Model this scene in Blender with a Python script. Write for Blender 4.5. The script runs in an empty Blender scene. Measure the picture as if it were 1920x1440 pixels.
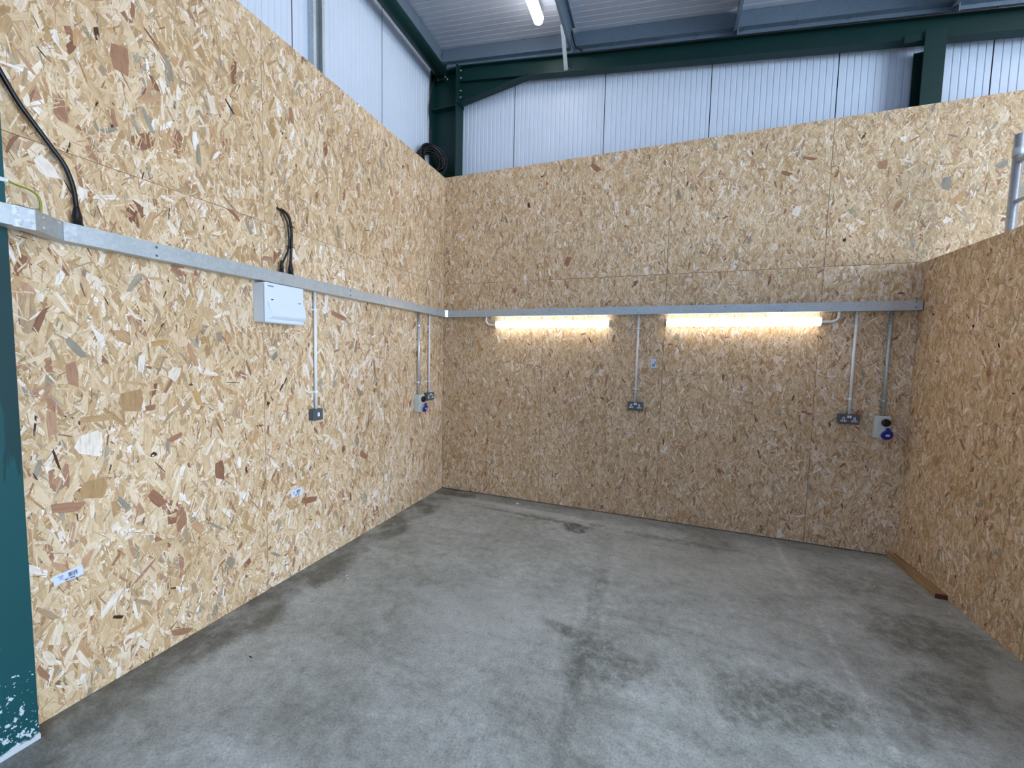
import bpy, bmesh, math, random
import numpy as np
from mathutils import Vector, Matrix

PI = math.pi
scene = bpy.context.scene
COL = scene.collection

# ------------------------------------------------------------------ helpers: colours and node graphs
def lin(r, g, b):
    f = lambda c: (c / 255 / 12.92) if c / 255 <= 0.04045 else ((c / 255 + 0.055) / 1.055) ** 2.4
    return (f(r), f(g), f(b), 1.0)

class NT:
    """small wrapper to write node graphs briefly"""
    def __init__(s, name):
        s.m = bpy.data.materials.new(name); s.m.use_nodes = True
        s.t = s.m.node_tree; s.n = s.t.nodes
        s.b = s.n['Principled BSDF']
    def new(s, kind, **kw):
        n = s.n.new(kind)
        for k, v in kw.items(): setattr(n, k, v)
        return n
    def put(s, sock, v):
        if isinstance(v, bpy.types.NodeSocket): s.t.links.new(v, sock)
        else: sock.default_value = v
    def math(s, op, a, b=0.0, c=0.0, clamp=False):
        n = s.new('ShaderNodeMath', operation=op, use_clamp=clamp)
        s.put(n.inputs[0], a); s.put(n.inputs[1], b); s.put(n.inputs[2], c)
        return n.outputs[0]
    def mix(s, fac, a, b, mode='MIX'):
        n = s.new('ShaderNodeMix', data_type='RGBA', blend_type=mode)
        s.put(n.inputs['Factor'], fac); s.put(n.inputs[6], a); s.put(n.inputs[7], b)
        return n.outputs[2]
    def ramp(s, v, stops, interp='LINEAR'):
        n = s.new('ShaderNodeValToRGB'); e = n.color_ramp.elements
        n.color_ramp.interpolation = interp
        while len(e) < len(stops): e.new(0.5)
        for i, (p, c) in enumerate(stops):
            e[i].position = p; e[i].color = c if len(c) == 4 else (*c, 1)
        s.put(n.inputs[0], v); return n.outputs[0]
    def smooth(s, v, a, b):
        n = s.new('ShaderNodeMapRange', interpolation_type='SMOOTHSTEP')
        s.put(n.inputs[0], v); n.inputs[1].default_value = a; n.inputs[2].default_value = b
        return n.outputs[0]
    def coord(s, what='Object'):
        return s.new('ShaderNodeTexCoord').outputs[what]
    def mapping(s, v, loc=(0, 0, 0), rot=(0, 0, 0), sc=(1, 1, 1)):
        n = s.new('ShaderNodeMapping'); s.put(n.inputs[0], v)
        n.inputs[1].default_value = loc; n.inputs[2].default_value = rot; n.inputs[3].default_value = sc
        return n.outputs[0]
    def noise(s, v, scale, detail=4.0, rough=0.55, dist=0.0):
        n = s.new('ShaderNodeTexNoise'); s.put(n.inputs['Vector'], v)
        n.inputs['Scale'].default_value = scale; n.inputs['Detail'].default_value = detail
        n.inputs['Roughness'].default_value = rough; n.inputs['Distortion'].default_value = dist
        return n.outputs[0]
    def bump(s, h, strength=0.3, dist=0.01):
        n = s.new('ShaderNodeBump'); n.inputs['Strength'].default_value = strength
        n.inputs['Distance'].default_value = dist; s.put(n.inputs['Height'], h)
        s.t.links.new(n.outputs[0], s.b.inputs['Normal'])
    def base(s, c): s.put(s.b.inputs['Base Color'], c)
    def set(s, **kw):
        names = {'rough': 'Roughness', 'metal': 'Metallic', 'spec': 'Specular IOR Level', 'coat': 'Coat Weight'}
        for k, v in kw.items(): s.put(s.b.inputs[names[k]], v)
        return s

def plain(name, rgb, rough=0.5, metal=0.0, var=0.06, scale=30.0, spec=0.5):
    t = NT(name); c = lin(*rgb)
    n = t.noise(t.coord(), scale, 4)
    d = tuple(x * (1 - var) for x in c[:3]) + (1,); l = tuple(min(1, x * (1 + var)) for x in c[:3]) + (1,)
    t.base(t.mix(n, d, l)); t.set(rough=rough, metal=metal, spec=spec)
    return t.m

M = {}
def make_materials():
    # oriented strand board: every strand carries a tone, its grain runs along it
    t = NT('strand_board')
    a = t.new('ShaderNodeAttribute', attribute_name='tone').outputs['Fac']
    uv = t.new('ShaderNodeUVMap').outputs[0]
    tone = t.ramp(a, [(0.0, lin(50, 34, 28)), (0.05, lin(92, 62, 46)), (0.1, lin(158, 112, 86)), (0.16, lin(196, 154, 124)), (0.21, lin(204, 162, 108)),
                      (0.25, lin(152, 142, 128)), (0.31, lin(184, 172, 152)), (0.34, lin(182, 144, 102)), (0.52, lin(208, 174, 133)), (0.7, lin(227, 198, 162)),
                      (0.86, lin(241, 219, 194)), (1.0, lin(248, 236, 228))])
    g1 = t.noise(t.mapping(uv, sc=(7, 170, 1)), 1.0, 3, 0.6)
    g2 = t.noise(t.mapping(uv, sc=(22, 60, 1)), 1.0, 3, 0.6)
    k = t.math('ADD', t.math('MULTIPLY', g1, 0.55), t.math('MULTIPLY', g2, 0.45))
    grain = t.ramp(k, [(0.3, (0.66, 0.62, 0.57)), (0.5, (0.97, 0.97, 0.97)), (0.68, (1.12, 1.12, 1.12))])
    c = t.mix(1.0, tone, grain, 'MULTIPLY')
    patch = t.noise(t.coord(), 1.6, 3)
    c = t.mix(1.0, c, t.ramp(patch, [(0.35, (0.93, 0.9, 0.86)), (0.65, (1.05, 1.05, 1.05))]), 'MULTIPLY')
    t.base(c); t.set(rough=0.6, spec=0.3); M['osb'] = t.m

    # concrete slab
    t = NT('concrete'); P = t.coord()
    def ell(cx, cy, rx, ry, rot=0.0, soft=0.5, wob=0.35, sc=4.0):
        v = t.mapping(P, loc=(-cx, -cy, 0))
        v = t.mapping(v, rot=(0, 0, -rot)); v = t.mapping(v, sc=(1 / rx, 1 / ry, 0))
        n = t.new('ShaderNodeVectorMath', operation='LENGTH'); t.put(n.inputs[0], v)
        w = t.math('SUBTRACT', t.noise(P, sc, 5, 0.62), 0.5)
        d = t.math('ADD', n.outputs['Value'], t.math('MULTIPLY', w, wob * 4))
        return t.smooth(d, 1 + soft / 2, 1 - soft / 2)
    big = t.noise(P, 0.8, 5, 0.55, 0.3)
    med = t.noise(P, 2.6, 10, 0.7, 0.25)
    swl = t.noise(t.mapping(P, rot=(0, 0, 0.5), sc=(1, 2.6, 1)), 2.2, 8, 0.62, 0.9)
    fin = t.noise(P, 17, 10, 0.74)
    spk = t.noise(P, 95, 5, 0.7)
    c = t.ramp(big, [(0.3, lin(156, 157, 154)), (0.5, lin(172, 174, 172)), (0.7, lin(187, 189, 189))])
    mul = lambda c, v, st: t.mix(1.0, c, t.ramp(v, [(p, (k, k * 1.0, k * 0.985 if k < 1 else k)) for p, k in st]), 'MULTIPLY')
    c = mul(c, med, [(0.32, 0.72), (0.45, 0.92), (0.55, 1.02), (0.68, 1.14)])
    c = mul(c, swl, [(0.34, 0.8), (0.46, 0.97), (0.58, 1.02), (0.68, 1.1)])
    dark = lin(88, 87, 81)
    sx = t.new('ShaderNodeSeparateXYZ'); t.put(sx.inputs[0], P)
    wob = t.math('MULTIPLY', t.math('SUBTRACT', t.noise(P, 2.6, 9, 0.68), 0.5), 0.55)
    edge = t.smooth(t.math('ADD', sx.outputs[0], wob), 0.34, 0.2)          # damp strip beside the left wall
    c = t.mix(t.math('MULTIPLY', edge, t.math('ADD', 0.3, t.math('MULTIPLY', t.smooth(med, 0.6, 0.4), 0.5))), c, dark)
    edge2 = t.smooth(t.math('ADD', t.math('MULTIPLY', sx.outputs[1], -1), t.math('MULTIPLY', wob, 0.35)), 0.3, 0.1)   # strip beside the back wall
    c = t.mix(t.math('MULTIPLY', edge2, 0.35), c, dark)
    lx = t.math('ABSOLUTE', t.math('SUBTRACT', t.math('ADD', sx.outputs[0], t.math('MULTIPLY', sx.outputs[1], -0.03)), t.math('ADD', 3.47, t.math('MULTIPLY', wob, 0.03))))
    c = t.mix(t.math('MULTIPLY', t.smooth(lx, 0.03, 0.008), t.math('MULTIPLY', t.smooth(fin, 0.35, 0.6), 0.45)), c, lin(206, 206, 202))   # pale straight line towards the back wall
    for (cx, cy, rx, ry, rot, amt, col) in STAINS_AND_LIGHT:
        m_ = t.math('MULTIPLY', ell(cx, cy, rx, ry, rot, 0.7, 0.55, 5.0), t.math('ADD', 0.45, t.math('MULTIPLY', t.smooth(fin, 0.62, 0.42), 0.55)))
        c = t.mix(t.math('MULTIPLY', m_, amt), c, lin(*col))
    c = mul(c, fin, [(0.32, 0.64), (0.44, 0.9), (0.54, 1.02), (0.66, 1.2)])
    c = mul(c, spk, [(0.34, 0.7), (0.48, 0.98), (0.66, 1.18)])
    pit = t.math('MULTIPLY', t.smooth(spk, 0.37, 0.32), t.smooth(med, 0.55, 0.42))
    c = t.mix(t.math('MULTIPLY', pit, 0.55), c, lin(70, 69, 64))
    vo = t.new('ShaderNodeTexVoronoi'); t.put(vo.inputs['Vector'], t.mapping(P, sc=(1, 1, 0))); vo.inputs['Scale'].default_value = 22
    dd = vo.outputs['Distance']; sep = t.new('ShaderNodeSeparateColor'); t.put(sep.inputs[0], vo.outputs['Color'])
    rad = t.math('MULTIPLY', sep.outputs[0], 0.3)
    ring = t.smooth(t.math('ABSOLUTE', t.math('SUBTRACT', dd, rad)), 0.05, 0.0)
    ring = t.math('MULTIPLY', ring, t.math('GREATER_THAN', sep.outputs[1], 0.72))
    ring = t.math('MULTIPLY', ring, t.smooth(t.noise(P, 0.8, 2), 0.38, 0.5))
    c = t.mix(t.math('MULTIPLY', ring, 0.5), c, lin(196, 200, 202))
    t.base(c)
    t.set(rough=t.math('ADD', t.math('MULTIPLY', med, 0.35), 0.3), spec=0.4)
    t.bump(t.math('ADD', t.math('MULTIPLY', fin, 0.6), t.math('ADD', t.math('MULTIPLY', ring, 1.2), spk)), 0.4, 0.004)
    M['concrete'] = t.m

    M['clad'] = plain('white_lacquered_sheet', (212, 220, 234), 0.42, 0.0, 0.03, 6)
    M['roofsheet'] = plain('grey_lacquered_sheet', (206, 210, 222), 0.5, 0.0, 0.04, 6)
    M['joint'] = plain('dark_joint', (70, 72, 80), 0.8)
    # green paint on the steel; flecks of splashed white paint near the floor
    def green(name, rgb, flecks):
        t = NT(name); P = t.coord()
        n = t.noise(P, 3, 5)
        r = lambda k: tuple(x * k for x in lin(*rgb)[:3]) + (1,)
        c = t.mix(n, r(0.8), r(1.2))
        if flecks:
            w = t.new('ShaderNodeNewGeometry').outputs['Position']
            s = t.new('ShaderNodeSeparateXYZ'); t.put(s.inputs[0], w)
            nd = t.math('MULTIPLY', t.math('SUBTRACT', t.noise(t.mapping(w, sc=(14, 14, 3)), 1, 4), 0.5), 0.12)
            drip = t.smooth(t.math('ADD', s.outputs[1], nd), -3.452, -3.444)          # dark run of fresh paint
            nz2 = t.math('MULTIPLY', t.math('SUBTRACT', t.noise(t.mapping(w, sc=(40, 40, 2)), 1, 3), 0.5), 0.8)
            drip = t.math('MULTIPLY', drip, t.smooth(t.math('ADD', s.outputs[2], nz2), 1.17, 1.2))
            drip = t.math('MULTIPLY', drip, t.smooth(s.outputs[2], 2.2, 1.9))
            c = t.mix(t.math('MULTIPLY', drip, 0.75), c, r(0.4))
            low = t.smooth(s.outputs[2], 0.75, 0.0)
            f1 = t.noise(t.mapping(w, sc=(38, 38, 30)), 1, 3, 0.6)
            thr = t.math('SUBTRACT', 0.8, t.math('MULTIPLY', low, 0.215))
            c = t.mix(t.smooth(t.math('SUBTRACT', f1, thr), 0.0, 0.03), c, lin(196, 206, 214))
            f2 = t.noise(t.mapping(w, sc=(90, 90, 75)), 1, 2, 0.5)
            thr2 = t.math('SUBTRACT', 0.84, t.math('MULTIPLY', low, 0.21))
            c = t.mix(t.smooth(t.math('SUBTRACT', f2, thr2), 0.0, 0.03), c, lin(196, 206, 214))
            nz = t.math('MULTIPLY', t.math('SUBTRACT', t.noise(w, 24, 3), 0.5), 0.05)
            c = t.mix(t.smooth(t.math('ADD', s.outputs[2], nz), 0.03, 0.022), c, lin(200, 206, 212))
        t.base(c); t.set(rough=0.5, spec=0.35); return t.m
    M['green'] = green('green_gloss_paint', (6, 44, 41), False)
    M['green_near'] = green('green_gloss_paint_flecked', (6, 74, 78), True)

    def zinc(name, rgb, rough, metal=0.6, amp=0.09):
        t = NT(name); P = t.coord()
        v = t.new('ShaderNodeTexVoronoi'); t.put(v.inputs['Vector'], P); v.inputs['Scale'].default_value = 70
        s = t.new('ShaderNodeSeparateColor'); t.put(s.inputs[0], v.outputs['Color'])
        k = t.math('ADD', t.math('MULTIPLY', s.outputs[0], 0.4), t.math('MULTIPLY', t.noise(P, 9, 5), 0.6))
        r = lambda f: tuple(min(1, x * f) for x in lin(*rgb)[:3]) + (1,)
        t.base(t.ramp(k, [(0.25, r(1 - amp)), (0.75, r(1 + amp))])); t.set(rough=t.math('ADD', rough, t.math('MULTIPLY', k, 0.12)), metal=metal)
        return t.m
    M['galv'] = zinc('galvanised_steel', (190, 196, 200), 0.42)
    M['galv_bright'] = zinc('bright_galvanised_steel', (222, 228, 234), 0.25, 0.7, 0.14)
    M['galv_dull'] = zinc('dull_galvanised_steel', (118, 132, 146), 0.5, 0.3)
    M['alu'] = zinc('aluminium', (196, 200, 208), 0.32)
    M['white'] = plain('white_plastic', (242, 243, 245), 0.35, 0, 0.02)
    M['cuwhite'] = plain('white_powder_coat', (222, 229, 240), 0.4, 0, 0.02)
    M['offwhite'] = plain('pale_grey_plastic', (206, 208, 206), 0.4, 0, 0.03)
    M['dgrey'] = plain('grey_metalclad', (84, 90, 96), 0.5, 0, 0.06)
    M['black'] = plain('black_rubber', (10, 10, 13), 0.42, 0, 0.1)
    M['blackg'] = plain('black_gloss_plastic', (8, 8, 10), 0.25, 0, 0.1)
    M['blue'] = plain('blue_plastic', (14, 36, 140), 0.35, 0, 0.05)
    M['screw'] = plain('zinc_screw', (120, 124, 130), 0.35, 0.8, 0.1)
    M['dark'] = plain('dark_slot', (40, 44, 54), 0.6)
    M['earth'] = plain('green_yellow_insulation', (150, 150, 50), 0.5)
    M['paper'] = plain('white_paper', (214, 222, 238), 0.6, 0, 0.02)
    M['ink'] = plain('blue_black_ink', (58, 66, 110), 0.7)
    M['inkpale'] = plain('faded_ink', (138, 150, 196), 0.7)
    t = NT('softwood'); P = t.coord()
    g = t.noise(t.mapping(P, sc=(60, 3, 60)), 1, 4, 0.6)
    t.base(t.ramp(g, [(0.35, lin(122, 92, 62)), (0.55, lin(172, 138, 96)), (0.7, lin(192, 160, 116))])); t.set(rough=0.7); M['wood'] = t.m
    M['endgrain'] = plain('end_grain', (92, 58, 36), 0.8, 0, 0.25, 90)
    def glow(name, rgb, s):
        t = NT(name); t.base((0.8, 0.8, 0.8, 1)); t.put(t.b.inputs['Emission Color'], (*rgb, 1)); t.put(t.b.inputs['Emission Strength'], s)
        return t.m
    M['glow_wall'] = glow('lit_batten_diffuser', (1.0, 0.955, 0.87), GLOW_WALL)
    M['glow_roof'] = glow('lit_roof_diffuser', (1.0, 0.985, 0.96), GLOW_ROOF)

STAINS_AND_LIGHT = [  # x, y, radius x, radius y, turn, strength, colour
    (1.745, -0.50, 0.15, 0.09, -0.4, 0.9, (88, 86, 80)),
    (1.93, -0.34, 0.10, 0.05, 0.2, 0.6, (96, 95, 90)),
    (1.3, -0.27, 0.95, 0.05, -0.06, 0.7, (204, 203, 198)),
    (1.25, -0.40, 0.75, 0.03, -0.06, 0.6, (98, 96, 90)),
    (0.25, -0.14, 0.3, 0.07, 0.0, 0.8, (84, 78, 60)),
    (2.7, -0.42, 0.6, 0.04, -0.03, 0.5, (104, 104, 100)),
    (2.08, -1.5, 0.06, 0.9, 0.03, 0.35, (98, 98, 94)),
    (2.1, -2.5, 0.04, 0.5, 0.0, 0.3, (92, 92, 90)),
    (1.96, -1.93, 0.16, 0.05, -0.3, 0.7, (94, 94, 88)),
    (2.2, -2.1, 0.2, 0.16, 0.3, 0.6, (96, 96, 90)),
    (3.0, -2.05, 0.35, 0.16, 0.3, 0.65, (98, 98, 90)),
    (3.95, -1.15, 0.3, 0.22, 0.4, 0.6, (104, 103, 96)),
    (3.75, -1.75, 0.4, 0.12, 0.8, 0.5, (104, 103, 96)),
    (3.9, -0.6, 0.35, 0.2, 0.2, 0.4, (112, 111, 104)),
    (1.45, -2.0, 0.45, 0.35, 0.2, 0.35, (204, 206, 208)),  # no stain: pale patch of daylight painted into the floor colour
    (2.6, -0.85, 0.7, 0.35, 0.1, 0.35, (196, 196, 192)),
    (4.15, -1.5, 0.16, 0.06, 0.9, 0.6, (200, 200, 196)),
]
GLOW_WALL = 13.0
GLOW_ROOF = 12.0
SKY = 18.0

# ------------------------------------------------------------------ helpers: meshes
def box(bm, x0, x1, y0, y1, z0, z1, bev=0.0, seg=2):
    vs = [bm.verts.new(p) for p in ((x0, y0, z0), (x1, y0, z0), (x1, y1, z0), (x0, y1, z0), (x0, y0, z1), (x1, y0, z1), (x1, y1, z1), (x0, y1, z1))]
    fs = [bm.faces.new([vs[i] for i in f]) for f in ((3, 2, 1, 0), (4, 5, 6, 7), (0, 1, 5, 4), (1, 2, 6, 5), (2, 3, 7, 6), (3, 0, 4, 7))]
    if bev > 0:
        es = list({e for f in fs for e in f.edges})
        bmesh.ops.bevel(bm, geom=es, offset=bev, segments=seg, profile=0.5, affect='EDGES')

def prism(bm, pts, ext):
    """polygon of 3-D points swept by the vector ext"""
    e = Vector(ext); n = len(pts)
    a = [bm.verts.new(p) for p in pts]; b = [bm.verts.new(Vector(p) + e) for p in pts]
    bm.faces.new(a); bm.faces.new(b[::-1])
    for i in range(n): bm.faces.new((a[i], a[(i + 1) % n], b[(i + 1) % n], b[i]))

def smooth_path(pts, k=6):
    """Catmull-Rom through the points"""
    P = [Vector(p) for p in pts]; P = [2 * P[0] - P[1]] + P + [2 * P[-1] - P[-2]]
    out = []
    for i in range(1, len(P) - 2):
        for j in range(k):
            t = j / k; p0, p1, p2, p3 = P[i - 1:i + 3]
            out.append(0.5 * (2 * p1 + (p2 - p0) * t + (2 * p0 - 5 * p1 + 4 * p2 - p3) * t * t + (3 * p1 - p0 - 3 * p2 + p3) * t ** 3))
    out.append(P[-2]); return out

def tube(bm, pts, r, n=12, closed=False):
    P = [Vector(p) for p in pts]; R = r if isinstance(r, (list, tuple)) else [r] * len(P)
    rings = []; up = None
    for i, p in enumerate(P):
        if closed: d = P[(i + 1) % len(P)] - P[i - 1]
        else: d = P[min(i + 1, len(P) - 1)] - P[max(i - 1, 0)]
        d.normalize()
        if up is None:
            up = Vector((0, 0, 1)) if abs(d.z) < 0.9 else Vector((1, 0, 0))
        s = d.cross(up).normalized(); up = s.cross(d).normalized()
        rings.append([bm.verts.new(p + (s * math.cos(2 * PI * k / n) + up * math.sin(2 * PI * k / n)) * R[i]) for k in range(n)])
    m = len(rings)
    for i in range(m if closed else m - 1):
        A, B = rings[i], rings[(i + 1) % m]
        for k in range(n): bm.faces.new((A[k], A[(k + 1) % n], B[(k + 1) % n], B[k])).smooth = True
    if not closed:
        bm.faces.new(rings[0][::-1]); bm.faces.new(rings[-1])

def cyl(bm, p0, p1, r, n=16, r1=None):
    tube(bm, [p0, p1], [r, r if r1 is None else r1], n)

def lathe(bm, p0, d, prof, n=24):
    """profile of (distance along d, radius)"""
    d = Vector(d).normalized(); p0 = Vector(p0)
    u = Vector((0, 0, 1)) if abs(d.z) < 0.9 else Vector((1, 0, 0))
    s = d.cross(u).normalized(); u = s.cross(d)
    rings = [[bm.verts.new(p0 + d * h + (s * math.cos(2 * PI * k / n) + u * math.sin(2 * PI * k / n)) * r) for k in range(n)] for h, r in prof]
    for A, B in zip(rings, rings[1:]):
        for k in range(n): bm.faces.new((A[k], A[(k + 1) % n], B[(k + 1) % n], B[k])).smooth = True
    bm.faces.new(rings[0][::-1]); bm.faces.new(rings[-1])

def wloc(o):
    v = Vector((0, 0, 0))
    while o is not None: v = v + o.location; o = o.parent
    return v

def obj(name, build, mat, parent=None, fn=None, loc=None, flat=False):
    """one mesh object from build(bm), written in world coordinates (or in a frame fn) and re-centred on its own base"""
    bm = bmesh.new(); build(bm)
    if fn is not None:
        for v in bm.verts: v.co = Vector(fn(*v.co))
    bmesh.ops.recalc_face_normals(bm, faces=bm.faces[:])
    if loc is None:
        cs = [v.co for v in bm.verts]
        loc = Vector(((min(c.x for c in cs) + max(c.x for c in cs)) / 2, (min(c.y for c in cs) + max(c.y for c in cs)) / 2, min(c.z for c in cs)))
    loc = Vector(loc)
    for v in bm.verts: v.co -= loc
    me = bpy.data.meshes.new(name); bm.to_mesh(me); bm.free()
    for m in (mat if isinstance(mat, list) else [mat]): me.materials.append(m)
    o = bpy.data.objects.new(name, me); COL.objects.link(o)
    o.location = loc - (wloc(parent) if parent else Vector((0, 0, 0)))
    if parent: o.parent = parent
    return o

def tag(o, label, cat, group=None):
    o['label'] = label; o['category'] = cat
    if group: o['group'] = group
    return o

def thing(name, label, cat, loc, group=None):
    o = bpy.data.objects.new(name, None); COL.objects.link(o); o.location = loc; o.empty_display_size = 0.1
    return tag(o, label, cat, group)

def struct(name, build, mat, parent=None, fn=None):
    o = obj(name, build, mat, parent, fn)
    if parent is None: o['kind'] = 'structure'
    return o

# frames of the two fitted-out walls: a runs to the right along the wall, b out of the wall, c up
LEFT = lambda a, b, c: (b, a, c)
BACK = lambda a, b, c: (a, -b, c)

make_materials()

# ------------------------------------------------------------------ strand board walls
def strand_wall(name, size, sheets, fn, seed, thick=0.018, chips=()):
    """sheets: (a0, a1, c0, c1) rectangles. The board face lies at b = 0; strands lie on it in thin layers."""
    rng = np.random.default_rng(seed)
    V = []; F = []; T = []; U = []; nv = 0
    verts = []; loops = []; sizes = []; tones = []; uvs = []
    # one dark sheet added behind the boards so the open joints read as shade
    A0, A1 = min(q[0] for q in sheets), max(q[1] for q in sheets); K0, K1 = min(q[2] for q in sheets), max(q[3] for q in sheets)
    q = np.array([(A0 + 0.002, -0.0125, K0 + 0.004), (A1 - 0.002, -0.0125, K0 + 0.004), (A1 - 0.002, -0.0125, K1 - 0.004), (A0 + 0.002, -0.0125, K1 - 0.004)])
    verts.append(q); loops.append(np.arange(4)); sizes += [4]; tones.append(np.full(1, 0.01)); nv += 4; uvs.append(q[:, [0, 2]])
    for (a0, a1, c0, c1) in sheets:
        g = 0.0014
        a0 += g; a1 -= g; c0 += g; c1 -= g
        q = np.array([(a0, 0, c0), (a1, 0, c0), (a1, 0, c1), (a0, 0, c1), (a0, -thick, c0), (a1, -thick, c0), (a1, -thick, c1), (a0, -thick, c1)])
        fs = np.array([(0, 1, 2, 3), (7, 6, 5, 4), (4, 5, 1, 0), (5, 6, 2, 1), (6, 7, 3, 2), (7, 4, 0, 3)])
        verts.append(q); loops.append((fs + nv).ravel()); sizes += [4] * 6; tones.append(np.full(6, 0.36)); nv += 8
        uvs.append(np.stack([q[fs.ravel()][:, 0], q[fs.ravel()][:, 2]], 1))
        area = (a1 - a0) * (c1 - c0)
        sheetshift = rng.normal(0, 0.025)
        for (dens, l0, l1, w0, w1, lay, sig, dark) in STRANDS:
            n = int(dens * area / size ** 2); l0, l1, w0, w1 = l0 * size, l1 * size, w0 * size, w1 * size
            ca = rng.uniform(a0 - 0.02, a1 + 0.02, n); cc = rng.uniform(c0 - 0.02, c1 + 0.02, n)
            L = rng.uniform(l0, l1, n) * rng.uniform(0.7, 1.25, n) / 2; Wd = (w0 + (w1 - w0) * rng.uniform(0, 1, n) ** 1.7) / 2
            ang = rng.normal(0, sig, n); ang = np.where(rng.uniform(size=n) < 0.12, rng.uniform(-PI, PI, n), ang)
            # six-sided chips with slanting, broken ends
            e = rng.uniform(-0.9, 0.9, (n, 2)) * Wd[:, None] * 0.9
            taper = rng.uniform(0.45, 1.0, (n, 2))
            bow = rng.uniform(-0.25, 0.25, n) * Wd
            X = np.stack([-Wd * taper[:, 0], Wd * taper[:, 0], Wd + bow, Wd * taper[:, 1], -Wd * taper[:, 1], -Wd + bow], 1)
            Y = np.stack([-L + e[:, 0], -L - e[:, 0], 0 * L, L + e[:, 1], L - e[:, 1], 0 * L], 1)
            ca_, sa_ = np.cos(ang)[:, None], np.sin(ang)[:, None]
            A = np.clip(ca[:, None] + X * ca_ - Y * sa_, a0, a1); Cc = np.clip(cc[:, None] + X * sa_ + Y * ca_, c0, c1)
            z = rng.uniform(lay[0], lay[1], n)[:, None] * np.ones((1, 6))
            v = np.stack([A, z, Cc], 2).reshape(-1, 3)
            verts.append(v); loops.append(np.arange(n * 6) + nv); nv += n * 6; sizes += [6] * n
            r = rng.uniform(size=n)
            tn = np.clip(rng.normal(0.64, 0.17, n) + sheetshift, 0.33, 1.0)
            p = dark
            tn = np.where(r < p[0], rng.uniform(0.0, 0.05, n), tn)
            tn = np.where((r >= p[0]) & (r < p[0] + p[1]), rng.uniform(0.08, 0.2, n), tn)
            tn = np.where((r >= p[0] + p[1]) & (r < p[0] + p[1] + p[2]), rng.uniform(0.22, 0.31, n), tn)
            tones.append(tn)
            off = rng.uniform(0, 50, (n, 2))
            uvs.append(np.stack([Y + off[:, :1], X + off[:, 1:]], 2).reshape(-1, 2))
    for (ca, cc, L, W, ang, tone) in chips:           # large single strands: centre, length, width, turn, tone
        L /= 2; W /= 2; k = rng.uniform(0.6, 0.95, 4)
        X = np.array([-W * k[0], W * k[1], W, W * k[2], -W * k[3], -W]); Y = np.array([-L, -L * k[2], 0.1 * L, L * k[0], L, -0.1 * L])
        verts.append(np.stack([ca + X * math.cos(ang) - Y * math.sin(ang), np.full(6, 0.00072 + 0.00001 * (tone > 0.9)), cc + X * math.sin(ang) + Y * math.cos(ang)], 1))
        loops.append(np.arange(6) + nv); nv += 6; sizes += [6]; tones.append(np.full(1, tone)); uvs.append(np.stack([Y + ca * 9, X + cc * 9], 1))
    v = np.concatenate(verts); w = np.array(fn(v[:, 0], v[:, 1], v[:, 2])).T
    lo, hi = w.min(0), w.max(0); loc = np.array(((lo[0] + hi[0]) / 2, (lo[1] + hi[1]) / 2, lo[2]))
    w = (w - loc).astype(np.float32)
    sizes = np.array(sizes, np.int32); idx = np.concatenate(loops).astype(np.int32)
    me = bpy.data.meshes.new(name)
    me.vertices.add(len(w)); me.vertices.foreach_set('co', w.ravel())
    me.loops.add(len(idx)); me.loops.foreach_set('vertex_index', idx)
    me.polygons.add(len(sizes)); st = np.concatenate([[0], np.cumsum(sizes)[:-1]]).astype(np.int32)
    me.polygons.foreach_set('loop_start', st)
    me.update(calc_edges=True)
    at = me.attributes.new('tone', 'FLOAT', 'FACE'); at.data.foreach_set('value', np.concatenate(tones).astype(np.float32))
    uv = me.uv_layers.new(name='grain'); uv.data.foreach_set('uv', np.concatenate(uvs).astype(np.float32).ravel())
    me.materials.append(M['osb'])
    o = bpy.data.objects.new(name, me); COL.objects.link(o); o.location = loc; o['kind'] = 'structure'
    return o

STRANDS = [  # per square metre, length, width, depth layer, spread of direction, shares of (dark, reddish, grey) strands
    (1500, 0.05, 0.12, 0.014, 0.045, (0.0001, 0.0004), 0.5, (0.0, 0.05, 0.04)),
    (3400, 0.03, 0.085, 0.005, 0.02, (0.0002, 0.0006), 0.5, (0.003, 0.05, 0.04)),
    (170, 0.05, 0.10, 0.022, 0.06, (0.0004, 0.0006), 0.42, (0.0, 0.10, 0.04)),
    (420, 0.05, 0.09, 0.010, 0.026, (0.0004, 0.0007), 0.45, (0.0, 0.09, 0.035)),
    (5200, 0.012, 0.055, 0.0012, 0.005, (0.0003, 0.0007), 0.5, (0.016, 0.14, 0.05)),
]
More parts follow.
